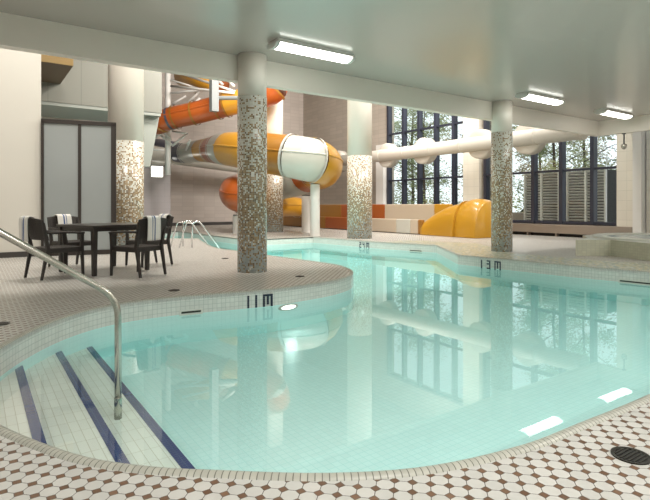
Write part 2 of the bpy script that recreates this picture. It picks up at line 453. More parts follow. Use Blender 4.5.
# ------------------------------------------------------------------ columns
def column(x, y, r, top, zt, w, label):
    t = thing('column', label, 'column', (x, y, 0), 0, 'round mosaic columns')
    n = 48
    bm = bmesh.new(); lathe(bm, [(r - .006, zt - .02), (r - .006, top)], n)
    obj('shaft', bm, M['beam'], t, smooth=False)
    bm = bmesh.new(); uvl = bm.loops.layers.uv.new('UVMap'); lathe(bm, [(r, 0), (r, zt)], n, uvl=uvl)
    c = obj('mosaic_cladding', bm, column_mosaic('column mosaic %.3f' % w, w, 0, zt), t, label='mosaic of white, bronze and blue grey tiles')
    for o in (t.children):
        for p in o.data.polygons: p.use_smooth = len(p.vertices) == 4
    return t
column(3.62, 7.26, .232, LOWZ, 2.74, .0255, 'nearest mosaic column, on the tip of the curved deck beside the table')
column(9.92, 7.25, .232, LOWZ, 2.70, .0255, 'slim mosaic column by the far corner marked 13M')
column(3.08, 13.07, .42, HZ, 2.60, .032, 'thick mosaic column behind the frosted glass screen')
column(10.16, 12.75, .40, HZ, 2.62, .032, 'thick mosaic column at the far poolside in front of the big windows')
column(9.85, 17.9, .40, HZ, 2.62, .036, 'mosaic column half hidden behind the nearest column, beside the big slide tube')

# ------------------------------------------------------------------ lights
def fixture(x, y, z, label, group='ceiling lights over the pool', L=1.35):
    t = thing('ceiling_light', label, 'ceiling light', (x, y, z), 0, group)
    bm = bmesh.new()
    # half-round housing with end caps
    prof = [(-.14, 0), (-.14, -.045), (-.11, -.075), (.11, -.075), (.14, -.045), (.14, 0)]
    def ext(bm, prof, x0, x1):
        a = [bm.verts.new((x0, p[0], p[1])) for p in prof]; b = [bm.verts.new((x1, p[0], p[1])) for p in prof]
        n = len(prof)
        for i in range(n): bm.faces.new((a[i], a[(i + 1) % n], b[(i + 1) % n], b[i]))
        bm.faces.new(a[::-1]); bm.faces.new(b); bmesh.ops.recalc_face_normals(bm, faces=bm.faces); return bm
    obj('housing', ext(bm, [(-.15, 0), (-.15, -.05), (.15, -.05), (.15, 0)], -L / 2, L / 2), M['white'], t)
    d = [(.145 * math.cos(a), -.05 - .06 * math.sin(a)) for a in [PI * k / 10 for k in range(11)]]
    obj('diffuser', ext(bmesh.new(), d, -L / 2 + .05, L / 2 - .05), M['lamp'], t)
    for s in (-1, 1):
        e = [(.15 * math.cos(a), -.05 - .068 * math.sin(a)) for a in [PI * k / 10 for k in range(11)]]
        obj('end_cap', ext(bmesh.new(), e, s * L / 2 - .03, s * L / 2 + .03), M['white'], t)
    return t
f0 = fixture(4.2, 6.4, LOWZ, 'long white ceiling light beside the nearest column')
dup(f0, (10.1, 6.4, LOWZ), 0, 'white ceiling light above the far corner beside the slim column')
dup(f0, (13.3, 6.4, LOWZ), 0, 'white ceiling light nearest the right-hand beam corner')
for x in (-2.5, 1.5, 5.5, 9.5, 12.8):
    for y in (-3.5, .6):
        dup(f0, (x, y, LOWZ), 0, 'added white ceiling light in the unseen rows over the near deck', 'added ceiling lights over the near deck')  # fixture rows out of view, added to supply more light
def area(name, loc, size, power, col=(1, .965, .915), rot=(0, 0, 0), sy=None):
    l = bpy.data.lights.new(name, 'AREA'); l.energy = power; l.color = col; l.size = size
    if sy: l.shape = 'RECTANGLE'; l.size_y = sy
    o = bpy.data.objects.new(name, l); C.objects.link(o); o.location = loc; o.rotation_euler = rot
    return o
POOLW = 68
for x, y in [(x, y) for x in (-2.5, 1.5, 5.5, 9.5, 12.8) for y in (-3.5, .6)]:
    area('near_deck_fill', (x, y, LOWZ - .135), 1.2, POOLW, sy=.2)  # fill light under the added rows, which are never in view
for x, y, a_, pw_ in ((1.8, 8.4, 28, 260), (-3, 8.4, 28, 160), (6.5, 8.6, 60, 210), (10.5, 8.6, 55, 330), (14.5, 8.6, 55, 330), (6.0, 13.8, 42, 380), (10.0, 13.8, 42, 360), (14.0, 13.8, 42, 360)):
    area('hall_fill', (x, y, 7.5), 1.2, pw_, (1, .94, .87), rot=(math.radians(a_), 0, 0))  # unseen area lights without fixtures, added to brighten the hall

# exit panel on the low block
e = thing('exit_sign', 'small bright square lit panel high on the pale far wall block', 'light panel', (7.0, 24.4, 2.5))
e.location = (7.14, 24.32, 2.66)
obj('lit_face', bx(-.26, -.03, -.24, .26, 0.0, .24), M['exit'], e)
obj('housing', bx(-.29, 0, -.27, .29, .07, .27), M['white'], e)

# ------------------------------------------------------------------ frosted glass partition
p0, p1 = V((1.14, 11.9)), V((2.52, 11.55)); ang = math.atan2(p1.y - p0.y, p1.x - p0.x); Lp = (p1 - p0).length
gp = thing('glass_partition', 'frosted glass screen in a dark frame between the cream wall and the thick column', 'partition', (p0.x, p0.y, 0), ang)
bm = bmesh.new()
for a in ((0, -.04, 0, .05, .04, 2.8), (Lp - .10, -.04, 0, Lp, .04, 2.8), (Lp * .48, -.03, 0, Lp * .48 + .06, .03, 2.8), (0, -.04, 2.74, Lp, .04, 2.82), (0, -.04, 0, Lp, .04, .10)): box(bm, *a)
obj('frame', bm, M['pframe'], gp)
obj('pane', bx(.05, -.01, .1, Lp * .48, .01, 2.74), M['frost'], gp); obj('pane', bx(Lp * .48 + .06, -.01, .1, Lp - .1, .01, 2.74), M['frost'], gp)

# ------------------------------------------------------------------ table, chairs, towels
TR = math.radians(21); TC = V((1.68, 8.47))
tb = thing('patio_table', 'dark square table with four straight legs between four wicker armchairs', 'table', (*TC, 0), TR)
obj('tabletop', bx(-.5, -.5, .715, .5, .5, .75, bev=.006), M['tabletop'], tb)
bm = bmesh.new()
for a in ((-.46, -.46, .46, -.43), (-.46, .43, .46, .46), (-.46, -.46, -.43, .46), (.43, -.46, .46, .46)): box(bm, a[0], a[1], .66, a[2], a[3], .716)
obj('apron', bm, M['tabletop'], tb)
for sx in (-1, 1):
    for sy in (-1, 1):
        bm = bmesh.new(); cx, cy = sx * .445, sy * .445
        vs = [bm.verts.new((cx + a * w, cy + b * w, z)) for z, w in ((0.02, .026), (.716, .036)) for a, b in ((-1, -1), (1, -1), (1, 1), (-1, 1))]
        bm.faces.new(vs[0:4][::-1]); bm.faces.new(vs[4:8])
        for i in range(4): bm.faces.new((vs[i], vs[(i + 1) % 4], vs[4 + (i + 1) % 4], vs[4 + i]))
        l = obj('leg', bm, M['tabletop'], tb)
        bm = bmesh.new(); lathe(bm, [(.016, 0), (.018, .022)], 12, Matrix.Translation((cx, cy, 0))); obj('foot_cap', bm, M['foot'], l)

def taper(bm, a, b, wa, wb, da=None, db=None):
    a, b = V(a), V(b); da = da or wa; db = db or wb
    vs = [bm.verts.new((p.x + i * w, p.y + j * d, p.z)) for p, w, d in ((a, wa, da), (b, wb, db)) for i, j in ((-1, -1), (1, -1), (1, 1), (-1, 1))]
    bm.faces.new(vs[0:4][::-1]); bm.faces.new(vs[4:8])
    for i in range(4): bm.faces.new((vs[i], vs[(i + 1) % 4], vs[4 + (i + 1) % 4], vs[4 + i]))
    return bm
def make_chair(label):
    """faces +x; the origin is on the deck under the seat"""
    t = thing('wicker_armchair', label, 'chair', group='wicker armchairs round the table')
    obj('seat', bx(-.25, -.25, .375, .25, .25, .45, bev=.014), M['wicker'], t)
    # back: bowed and leaning slab
    bm = bmesh.new(); n = 10; rows = []
    for k, (z, lean) in enumerate(((.56, -.262), (.60, -.272), (.72, -.306), (.84, -.338), (.865, -.347))):
        for th in (0, 1):
            rows.append([bm.verts.new((lean - .035 * math.cos((i / n - .5) * PI) + .03 * th, (i / n - .5) * (.50 + .05 * (z - .45)), z - (.025 * ((i / n - .5) * 2) ** 2 if k > 2 else 0))) for i in range(n + 1)])
    F, K = rows[1::2], rows[0::2]
    for R_ in (F, K):
        for a, b in zip(R_, R_[1:]):
            for i in range(n): bm.faces.new((a[i], a[i + 1], b[i + 1], b[i]))
    for i in range(n): bm.faces.new((F[0][i], F[0][i + 1], K[0][i + 1], K[0][i])); bm.faces.new((F[-1][i], F[-1][i + 1], K[-1][i + 1], K[-1][i]))
    for j in range(4): bm.faces.new((F[j][0], F[j + 1][0], K[j + 1][0], K[j][0])); bm.faces.new((F[j][n], F[j + 1][n], K[j + 1][n], K[j][n]))
    bmesh.ops.recalc_face_normals(bm, faces=bm.faces)
    obj('backrest', bm, M['wicker'], t)
    for s in (-1, 1):
        bm = taper(bmesh.new(), (-.325, s * .235, .02), (-.245, s * .235, .45), .014, .022); taper(bm, (-.245, s * .235, .45), (-.312, s * .245, .80), .022, .018)
        l = obj('leg', bm, M['wicker'], t)
        f = bmesh.new(); lathe(f, [(.012, 0), (.015, .022)], 10, Matrix.Translation((-.327, s * .235, 0))); obj('foot_cap', f, M['foot'], l)
        bm = taper(bmesh.new(), (.25, s * .245, .02), (.23, s * .245, .45), .014, .022); taper(bm, (.23, s * .245, .45), (.225, s * .268, .635), .022, .018)
        l = obj('leg', bm, M['wicker'], t)
        f = bmesh.new(); lathe(f, [(.012, 0), (.015, .022)], 10, Matrix.Translation((.25, s * .245, 0))); obj('foot_cap', f, M['foot'], l)
        # armrest, gently bowed
        bm = bmesh.new(); pa = catmull([(-.275, s * .258, .665), (-.1, s * .278, .668), (.1, s * .282, .655), (.25, s * .272, .64)], 4)
        tube(bm, pa, .022, 8)
        for v in bm.verts: v.co.z = .655 + (v.co.z - .655) * .75
        obj('armrest', bm, M['wicker'], t, smooth=True)
    return t
def make_towel(label, c, rz, y=0, width=.23, front=.22, back=.33):
    t = None
    bm = bmesh.new(); W = 20; path = []
    # section over the chair back (local x, z)
    ctl = [(-.262, .868 - front), (-.268, .80), (-.290, .872), (-.318, .888), (-.352, .878), (-.366, .80), (-.352, .873 - back)]
    ctl = [(-.245, .868 - front), (-.284, .84), (-.314, .878), (-.349, .888), (-.388, .872), (-.398, .80), (-.392, .873 - back)]
    P = catmull([(x, 0, z) for x, z in ctl], 5)
    top, bot = [], []
    for k, p in enumerate(P):
        q = P[min(k + 1, len(P) - 1)] - P[max(k - 1, 0)]; nrm = V((q.z, 0, -q.x)).normalized()
        for lst, off in ((top, .009), (bot, -.004)):
            lst.append([bm.verts.new((p.x - nrm.x * off + .003 * math.sin(i * 1.3 + k * .4), y + (i / W - .5) * width * (1 + .05 * abs(k / len(P) - .4)), p.z - nrm.z * off)) for i in range(W + 1)])
    def put(a, b, c_, d, i):
        f = bm.faces.new((a, b, c_, d)); f.material_index = 1 if i in (8, 9, 12) else 0; f.smooth = True
    for G in (top, bot):
        for a, b in zip(G, G[1:]):
            for i in range(W): put(a[i], a[i + 1], b[i + 1], b[i], i)
    for i in range(W):
        put(top[0][i], top[0][i + 1], bot[0][i + 1], bot[0][i], i); put(top[-1][i], top[-1][i + 1], bot[-1][i + 1], bot[-1][i], i)
    for a, b, c_, d in zip(top, top[1:], bot[1:], bot):
        for i in (0, W): put(a[i], b[i], c_[i], d[i], 0)
    bmesh.ops.recalc_face_normals(bm, faces=bm.faces)
    o = obj('towel', bm, [M['towel'], M['stripe']]); o.location = (c[0], c[1], 0); o.rotation_euler = (0, 0, rz)
    return tag(o, label, 'towel', 'striped towels on the chairs')
seats = [((.98, 8.17), 20, 'dark wicker armchair at the left end of the table, nearest the cream wall', 'white towel with blue stripes over the leftmost armchair', .13),
         ((1.36, 9.32), -70, 'dark wicker armchair behind the table in front of the frosted glass', 'white towel with blue stripes over the armchair before the frosted glass', .0),
         ((2.44, 8.86), 196, 'dark wicker armchair on the far right side of the table, partly behind the front one', 'white towel with blue stripes over the far right armchair', .0),
         ((1.97, 7.70), 118, 'dark wicker armchair nearest the pool with its back to the water', 'white towel with blue stripes over the armchair nearest the pool', .05)]
ch0 = None
for k, ((x, y), a, lc, lt, ty) in enumerate(seats):
    a = math.radians(a)
    if k == 0:
        ch0 = make_chair(lc); ch0.location = (x, y, 0); ch0.rotation_euler.z = a
    else: dup(ch0, (x, y, 0), a, lc)
    make_towel(lt, (x, y), a, ty)

# ------------------------------------------------------------------ handrail in the near steps
def bend(pts, r=.1, n=6):
    P = [V(p) for p in pts]; out = [P[0]]
    for a, b, c in zip(P, P[1:], P[2:]):
        u = (a - b).normalized(); w_ = (c - b).normalized(); s, e_ = b + u * r, b + w_ * r
        for k in range(n + 1):
            t = k / n; out.append(s * (1 - t) ** 2 + b * 2 * t * (1 - t) + e_ * t * t)
    return out + [P[-1]]
hr = thing('handrail', 'grey steel handrail rising from the pool steps to the left', 'handrail', (.776, 3.504, 0))
obj('rail', tube(bmesh.new(), bend([(0, 0, -.357), (0, 0, .43), (-1.02, 0, 1.13), (-1.32, 0, .9), (-1.32, 0, .0)], .13), .0215, 16), M['steel'], hr, smooth=True)
bm = bmesh.new(); lathe(bm, [(.0245, -.36), (.0245, -.225), (.0225, -.22)], 20); obj('sleeve', bm, M['steel'], hr, smooth=True)
bm = bmesh.new(); lathe(bm, [(.06, 0), (.055, .012), (.025, .016)], 24, Matrix.Translation((-1.32, 0, 0))); obj('floor_flange', bm, M['steel'], hr)

# ------------------------------------------------------------------ ladder rails at the far channel
ld = thing('pool_ladder', 'pair of looped bright steel ladder rails at the edge of the far channel', 'ladder', (4.42, 12.2, 0))
for yy, dx in ((-.05, 0), (.55, -.02)):
    obj('rail', tube(bmesh.new(), bend([(0 + dx, yy, 0), (0 + dx, yy, .62), (.18 + dx, yy, .66), (.95 + dx, yy, -.35)], .09), .021, 10), M['chrome'], ld, smooth=True)
    obj('rail', tube(bmesh.new(), bend([(-.28 + dx, yy + .12, 0), (-.12 + dx, yy + .08, .62), (-.0, yy, .60)], .05), .018, 10), M['chrome'], ld, smooth=True)
obj('step', bx(.55, -.05, -.30, .68, .55, -.27), M['chrome'], ld)

# ------------------------------------------------------------------ drains
def drain(x, y, r, label, rows=7, z=0.0):
    t = thing('floor_drain', label, 'drain', (x, y, z), 0, 'floor drains in the deck')
    bm = bmesh.new(); lathe(bm, [(r * .8, .001), (r * .8, .004), (r, .006), (r, .001)], 32); obj('rim', bm, M['drain'], t)
    bm = bmesh.new()
    for k in range(-rows // 2 + 1, rows // 2 + 1):
        yy = k * r * 1.5 / rows; h = math.sqrt(max(.0001, (r * .8) ** 2 - yy * yy)); box(bm, -h, yy - r * .05, .001, h, yy + r * .05, .0055)
    obj('grate', bm, M['drain'], t)
    bm = bmesh.new(); lathe(bm, [(r * .82, .0005), (r * .82, .0015)], 24); obj('well', bm, M['black'], t)
    return t
def gp_(px, py, z=0.0):                                  # helper used only to lay things out on the deck plan
    d = 508 * (EYE - z) / (py - 206); r = (px - 325) / 508 * d
    return (.8227 * r + .5687 * d, -.5685 * r + .8227 * d)
drain(2.225, 1.004, .074, 'round dark drain in the octagon tiles of the near deck')
drain(3.07 - .25, 6.62 - .15, .075, 'round drain between the nearest column and the curved deck tip') if False else None
for (px, py), l in (((300, 276.5), 'small dark drain on the curved deck tip right of the nearest column'), ((174, 290.5), 'small dark drain in the deck in front of the armchairs'),
                    ((1, 324), 'small dark drain in the deck at the left above the pool end'), ((225, 258.5), 'small dark drain left of the nearest column towards the channel')):
    x, y = gp_(px, py); drain(x, y, .07, l)

# ------------------------------------------------------------------ depth markings, skimmers, pool lamp
GL = {'1': ['X', 'X', 'X', 'X', 'X', 'X'], '3': ['XXX', '..X', 'XXX', '..X', '..X', 'XXX'], 'M': ['XXXXX', 'X.X.X', 'X.X.X', 'X.X.X', 'X.X.X', 'X...X'],
      '2': ['XXX', '..X', 'XXX', 'X..', 'X..', 'XXX'], '4': ['X.X', 'X.X', 'XXX', '..X', '..X', '..X'], '8': ['XXX', 'X.X', 'XXX', 'X.X', 'X.X', 'XXX']}
def marking(text, p, right, label, t_=.0255, step=.1, z=-.046):
    """tiles let into the wall; right = reading direction"""
    r = V((*right, 0)).normalized(); out_ = V((r.y, -r.x, 0))
    th = thing('depth_marking', label, 'depth marking', (p[0], p[1], 0), 0, 'depth markings in navy tile')
    u = 0
    for chx in text:
        bm = bmesh.new(); rows = GL[chx]
        for j, row in enumerate(rows):
            for i, q in enumerate(row):
                if q == 'X':
                    a = r * (u + i * t_) + V((0, 0, z - (j + 1) * t_)); s = t_ * .92
                    vs = [bm.verts.new(a + r * dx * s + V((0, 0, dz * s)) + out_ * o_) for o_ in (-.01, .0045) for dx, dz in ((0, 0), (1, 0), (1, 1), (0, 1))]
                    bm.faces.new(vs[4:8]); 
                    for e1 in range(4): bm.faces.new((vs[e1], vs[(e1 + 1) % 4], vs[4 + (e1 + 1) % 4], vs[4 + e1]))
        bmesh.ops.recalc_face_normals(bm, faces=bm.faces)
        obj('letter' if chx == 'M' else 'digit', bm, M['navy'], th)
        u += len(rows[0]) * t_ + step - (.0255 if len(rows[0]) == 1 else .04)
def wall_at(x=None, y=None, pick=None):
    """point and direction on the pool outline"""
    best = None
    for i, p in enumerate(outline):
        q = outline[(i + 1) % len(outline)]
        for v_, k in ((x, 0), (y, 1)):
            if v_ is None: continue
            if (p[k] - v_) * (q[k] - v_) <= 0 and p[k] != q[k]:
                t = (v_ - p[k]) / (q[k] - p[k]); c = V(p) + (V(q) - V(p)) * t
                if pick(c): best = (c, (V(q) - V(p)).normalized())
    return best
c, d = wall_at(x=2.70, pick=lambda c: 5 < c.y < 6)
d = -d if d.x < 0 else d
marking('11M', c, d, 'navy tile depth marking 11M on the curved deck edge below the nearest column')
c, d = wall_at(y=6.62, pick=lambda c: c.x > 8); d = -d if d.y > 0 else d
marking('13M', c, d, 'navy tile depth marking 13M on the far pool wall by the slim column', t_=.029, step=.13)
c, d = wall_at(y=11.9, pick=lambda c: c.x > 8); d = -d if d.y > 0 else d
marking('24M', c, d, 'small navy tile depth marking on the pool wall below the far thick column', t_=.027)
marking('18M', (7.15, 14.15), (1, 0), 'small navy tile depth marking just right of the nearest column across the water', t_=.027)
marking('18M', (4.75, 20.6), (1, 0), 'faint tile depth marking on the wall of the far channel', t_=.03, step=.12)

def skimmer(x0, x1, pick, byy, label, depth=.10, zc=-.178, h=.024):
    k = dict(y=x0) if byy else dict(x=x0); a, _ = wall_at(pick=pick, **k); k = dict(y=x1) if byy else dict(x=x1); b, _ = wall_at(pick=pick, **k)
    d_ = (b - a); L = d_.length; an = math.atan2(d_.y, d_.x)
    t = thing('skimmer', label, 'skimmer', (a.x, a.y, zc), an, 'skimmer openings in the pool wall')
    s = 1
    bm = bmesh.new()
    for q in ((-.02, -.008, -h / 2 - .02, L + .02, .012, -h / 2), (-.02, -.008, h / 2, L + .02, .012, h / 2 + .015), (-.02, -.008, -h / 2, 0, .012, h / 2), (L, -.008, -h / 2, L + .02, .012, h / 2)): box(bm, *q)
    obj('surround', bm, M['tubtop'], t)
    obj('mouth', bx(0, -.005, -h / 2, L, .006, h / 2), M['drain'], t)
skimmer(1.93, 2.15, lambda c: 5 < c.y < 6, False, 'dark skimmer slot in the pool wall below the armchairs')
skimmer(9.72, 10.08, lambda c: c.x > 9, True, 'dark skimmer slot in the far wall left of the slim column')
skimmer(3.55, 4.05, lambda c: c.x > 8, True, 'dark skimmer slot at the right end of the far pool wall')

def pool_lamp(c, d, label, z=-.245, a=.115, b=.03):
    n = V((d.y, -d.x)); t = thing('pool_lamp', label, 'pool light', (c.x, c.y, z), math.atan2(d.y, d.x), 'underwater pool lamps')
    for nm, s, o1, o2, mt in (('bezel', 1.3, -.02, .012, M['lampring']), ('lens', 1.0, -.01, .02, M['poollamp'])):
        bm = bmesh.new(); ra = []
        for oo, k in ((o1, 1), (o2 * .7, 1), (o2, .85)):
            ra.append([bm.verts.new((a * s * k * math.cos(q * PI / 14), -oo, b * s * k * math.sin(q * PI / 14))) for q in range(28)])
        for r0, r1 in zip(ra, ra[1:]):
            for q in range(28): bm.faces.new((r0[q], r0[(q + 1) % 28], r1[(q + 1) % 28], r1[q]))
        bm.faces.new(ra[-1]); bmesh.ops.recalc_face_normals(bm, faces=bm.faces)
        obj(nm, bm, mt, t)
c, d = wall_at(x=3.26, pick=lambda c: 5 < c.y < 6); d = -d if d.x < 0 else d
pool_lamp(c, d, 'glowing white underwater lamp in the curved deck edge beside the marking 11M')
area('underwater_bulb', (c.x, c.y - .08, -.30), .15, .8, rot=(-PI / 2, 0, 0))

# ------------------------------------------------------------------ hot tub
ht = thing('hot_tub', 'raised round hot tub with a cream tiled surround at the right', 'hot tub', (0, 0, 0))
tc_, R0, R1 = V((12.35, 4.75)), 1.95, 1.33
arcp = [(tc_.x + R0 * math.cos(a), tc_.y + R0 * math.sin(a)) for a in [math.radians(x) for x in range(200, 505, 12)]]
poly = [(10.83, 5.28), (10.36, 4.30)] + [(10.52, 3.9)] + [p for p in arcp if not (p[0] < 11.0)] + [(11.35, 6.35), (10.6, 6.2), (10.23, 5.69)]
poly = [(10.83, 5.28), (10.40, 4.37), (10.45, 3.6), (11.0, 3.0), (12.0, 2.75), (13.2, 2.95), (14.0, 3.7), (14.2, 4.8), (13.8, 5.9), (12.9, 6.5), (11.9, 6.45), (11.25, 5.98), (10.23, 5.69)]
circ = [(tc_.x + R1 * math.cos(a), tc_.y + R1 * math.sin(a)) for a in [2 * PI * k / 48 for k in range(48)]]
bm = bmesh.new()
n = len(poly); a = [bm.verts.new((*p, 0)) for p in poly]; b = [bm.verts.new((*p, .33)) for p in poly]
for i in range(n): bm.faces.new((a[i], b[i], b[(i + 1) % n], a[(i + 1) % n]))
bmesh.ops.recalc_face_normals(bm, faces=bm.faces)
for f in bm.faces:
    if (f.calc_center_median().to_2d() - tc_).dot(f.normal.to_2d()) < 0: f.normal_flip()
obj('surround', bm, M['curb'], ht)
obj('surround_top', fill([poly, circ], .33), M['tubtop'], ht)
bm = bmesh.new(); Mx = Matrix.Translation((tc_.x, tc_.y, 0))
lathe(bm, [(R1 - .22, .22), (R1 - .1, .25), (R1 - .06, .36), (R1 - .02, .375), (R1 + .16, .375), (R1 + .20, .36), (R1 + .20, .331)], 64, Mx)
for f in list(bm.faces):
    if len(f.verts) > 4: bm.faces.remove(f)
obj('rim', bm, M['tubtop'], ht, smooth=True)
bm = bmesh.new(); lathe(bm, [(R1 - .1, .05), (R1 - .1, .345)], 48, Mx); obj('tub_water', bm, M['tubwater'], ht)

# ------------------------------------------------------------------ radiator bench under the windows
rb = thing('radiator_bench', 'long low brushed metal heater bench along the foot of the big windows', 'bench', (16.1, 7.24, 0))
obj('cover', bx(0, 0, .11, .25, 6.0, .40, bev=.008), M['bench'], rb)
for k in range(6):
    obj('foot', bx(.04, .25 + k * 1.07, 0, .2, .31 + k * 1.07, .11), M['bench'], rb)
obj('shadow_strip', bx(.21, 0.02, 0, .25, 5.98, .11), M['black'], rb)  # solid black strip laid in as the shade below the cover

# security camera below the beam
sc = thing('security_camera', 'small round camera hanging on a short rod under the right-hand beam', 'camera', (14.5, 6.72, BEAMZ))
bm = bmesh.new(); tube(bm, [(0, 0, 0), (0, 0, -.3)], .018, 10); lathe(bm, [(.05, -.02), (.05, 0)], 16); obj('rod', bm, M['black'], sc)
bm = bmesh.new(); lathe(bm, [(.02, -.28), (.07, -.30), (.075, -.35), (.055, -.41), (.02, -.435), (0.0, -.44)], 20); obj('dome', bm, M['steel'], sc, smooth=True)

# white poolside chair behind the tub
wc = thing('poolside_chair', 'white plastic chair cut by the right edge beyond the hot tub', 'chair', (14.9, 5.55, 0), math.radians(200))
for sx, sy in ((-1, -1), (-1, 1), (1, -1), (1, 1)):
    obj('leg', taper(bmesh.new(), (sx * .26, sy * .26, 0), (sx * .21, sy * .24, .42), .02, .028), M['white'], wc)
obj('seat', bx(-.25, -.26, .40, .26, .26, .44, bev=.01), M['white'], wc)
bm = bmesh.new()
for k in range(5): taper(bm, (-.24, -.22 + k * .11, .43), (-.36, -.22 + k * .11, .93), .012, .010, .03, .03)
box(bm, -.385, -.26, .90, -.34, .26, .97); obj('backrest', bm, M['white'], wc)
for s in (-1, 1): obj('armrest', tube(bmesh.new(), [(-.3, s * .27, .66), (.0, s * .29, .67), (.24, s * .27, .65), (.24, s * .26, .42)], .02, 8), M['white'], wc)

# ------------------------------------------------------------------ ducts
def spiral_duct(name, pts, r, label, n=24, outlets=()):
    t = thing(name, label, 'duct', pts[0])
    o0 = V(pts[0]); P = [V(p) - o0 for p in pts]
    obj('pipe', tube(bmesh.new(), P, r, n), M['ducts'], t, smooth=True)
    L = (P[-1] - P[0]).length; k = max(2, int(L / 1.5))
    for i in range(k + 1):
        bm = bmesh.new(); c_ = P[0] + (P[-1] - P[0]) * (i / k); dd = (P[-1] - P[0]).normalized() * .025; tube(bm, [c_ - dd, c_ + dd], r + .012, n)
        obj('joint_band', bm, M['ducts'], t, smooth=False)
    for y in outlets:
        bm = bmesh.new(); MM = Matrix.Translation(V((14.8, y, 3.25)) - o0) @ Matrix.Rotation(PI / 2, 4, 'Y')
        lathe(bm, [(.28, 0.0), (.50, .02), (.53, .05), (.53, .38), (.50, .38), (.48, .1)], 32, MM)
        obj('outlet', bm, M['ducts'], t, smooth=True)
    return t
spiral_duct('air_duct', [(14.8, 24.5, 3.25), (14.8, 8.0, 3.25)], .26, 'white round air duct running across the big windows', outlets=(20.4, 16.8, 14.6, 11.8, 9.9))
spiral_duct('air_duct', [(4.5, 24.0, 3.75), (7.3, 23.95, 3.42), (11.0, 23.9, 3.1), (14.4, 23.9, 2.95)], .36, 'grey white duct along the far wall above the lit panel')

# ------------------------------------------------------------------ water slide
def sections(path, rads, cuts, parent, name='flume_section', n=32, flange='grey white', seam=True):
    """cuts: (start index, end index, colour)"""
    for a, b, col in cuts:
        o = obj(name, tube(bmesh.new(), path[a:b + 1], rads[a:b + 1], n, caps=False), M[col], parent, smooth=True, label=col.replace('slide ', '') + ' tube section')
        bm = bmesh.new(); tt = (path[min(b, len(path) - 1)] - path[b - 1]).normalized() * .035
        tube(bm, [path[b] - tt, path[b] + tt], rads[b] + .055, n, caps=False)
        tube(bm, [path[b] - tt, path[b] + tt], rads[b] + .0, n, caps=False)
        obj('flange', bm, M[flange if col != 'slide white' else 'grey white'], o)
        if seam:
            bm = bmesh.new(); P = path[a:b + 1]; L = []
            for i, p in enumerate(P):
                t_ = (P[min(i + 1, len(P) - 1)] - P[max(i - 1, 0)]).normalized(); s_ = V((t_.y, -t_.x, 0)).normalized()
                if s_.dot(V((0, 0, 1.03)) - p) < 0: s_ = -s_
                L.append(p + s_ * (rads[a + i] * .985) + V((0, 0, rads[a + i] * .18)))
            tube(bm, L, .035, 6); obj('seam', bm, M[col], o)
def at(px, py, d):                                        # plan position and height at a given distance
    r = (px - 325) / 508 * d
    return V((.8227 * r + .5687 * d, -.5685 * r + .8227 * d, EYE + (206 - py) * d / 508))
ws = thing('water_slide', 'huge enclosed water slide tube in yellow, white and orange sections curling behind the columns', 'water slide', (0, 0, 0))
key = [(143, 146, 25.0, .42), (166, 149, 24.4, .44), (181, 153, 23.8, .46), (197, 151, 23.0, .48), (211, 150, 21.8, .54), (224, 149, 20.4, .64), (240, 150, 19.2, .68), (256, 152, 18.2, .70),
       (280, 155, 17.3, .71), (300, 158, 17.0, .73), (314, 161, 17.2, .74), (321, 165, 18.0, .76), (320, 169, 19.1, .75), (311, 173, 20.3, .72), (296, 180, 21.3, .68), (275, 185, 21.6, .66), (252, 189, 21.2, .66), (238, 191, 20.2, .66),
       (237, 194, 19.3, .64), (244, 198, 18.9, .58), (253, 201, 19.9, .52), (262, 204, 21.3, .48), (276, 206, 22.4, .46), (300, 207, 24.0, .44)]
pc = [at(a, b, c) for a, b, c, r in key]
P = catmull(pc, 6); rr = [x.x for x in catmull([(k[3], 0, 0) for k in key], 6)]
sections(P, rr, [(0, 14, 'slate'), (14, 20, 'slide white'), (20, 25, 'yellow'), (25, 29, 'orange'), (29, 32, 'slide white'), (32, 42, 'yellow'), (42, 51, 'ochre'), (51, 59, 'slide white'),
                 (59, 73, 'gold'), (73, 80, 'orange'), (80, 92, 'slide white'), (92, 114, 'orange'), (114, 137, 'yellow')], ws)
# run-out lane: two low walls and a bed, coloured in lengths
def lane(y0, y1, rear, front):
    if rear: obj('lane_rear_wall', bx(14.25, y0, .02, 14.4, y1, 1.10, bev=.03), M[rear], ws, label=rear + ' rear wall')
    if front: obj('lane_front_wall', bx(13.1, y0, .02, 13.25, y1, .52, bev=.03), M[front], ws, label=front + ' front wall')
for y0, y1, c_ in ((19.3, 24.5, 'ochre'), (16.2, 19.3, 'rust'), (13.4, 16.2, 'cream slide'), (12.6, 13.4, 'gold')):
    obj('lane_rear_wall', bx(14.25, y0, .02, 14.4, y1, 1.10, bev=.03), M[c_], ws, label=c_ + ' rear wall')
for y0, y1, c_ in ((18.95, 24.5, 'ochre'), (15.7, 18.95, 'rust'), (14.24, 15.7, 'cream slide'), (13.5, 14.24, 'slide white'), (13.1, 13.5, 'cream slide'), (12.9, 13.1, 'ochre')):
    obj('lane_front_wall', bx(13.1, y0, .02, 13.25, y1, .54, bev=.03), M[c_], ws, label=c_.replace(' slide', '').replace('slide ', '') + ' front wall')
obj('lane_bed', bx(13.25, 12.3, .02, 14.25, 24.5, .12), M['grey white'], ws)
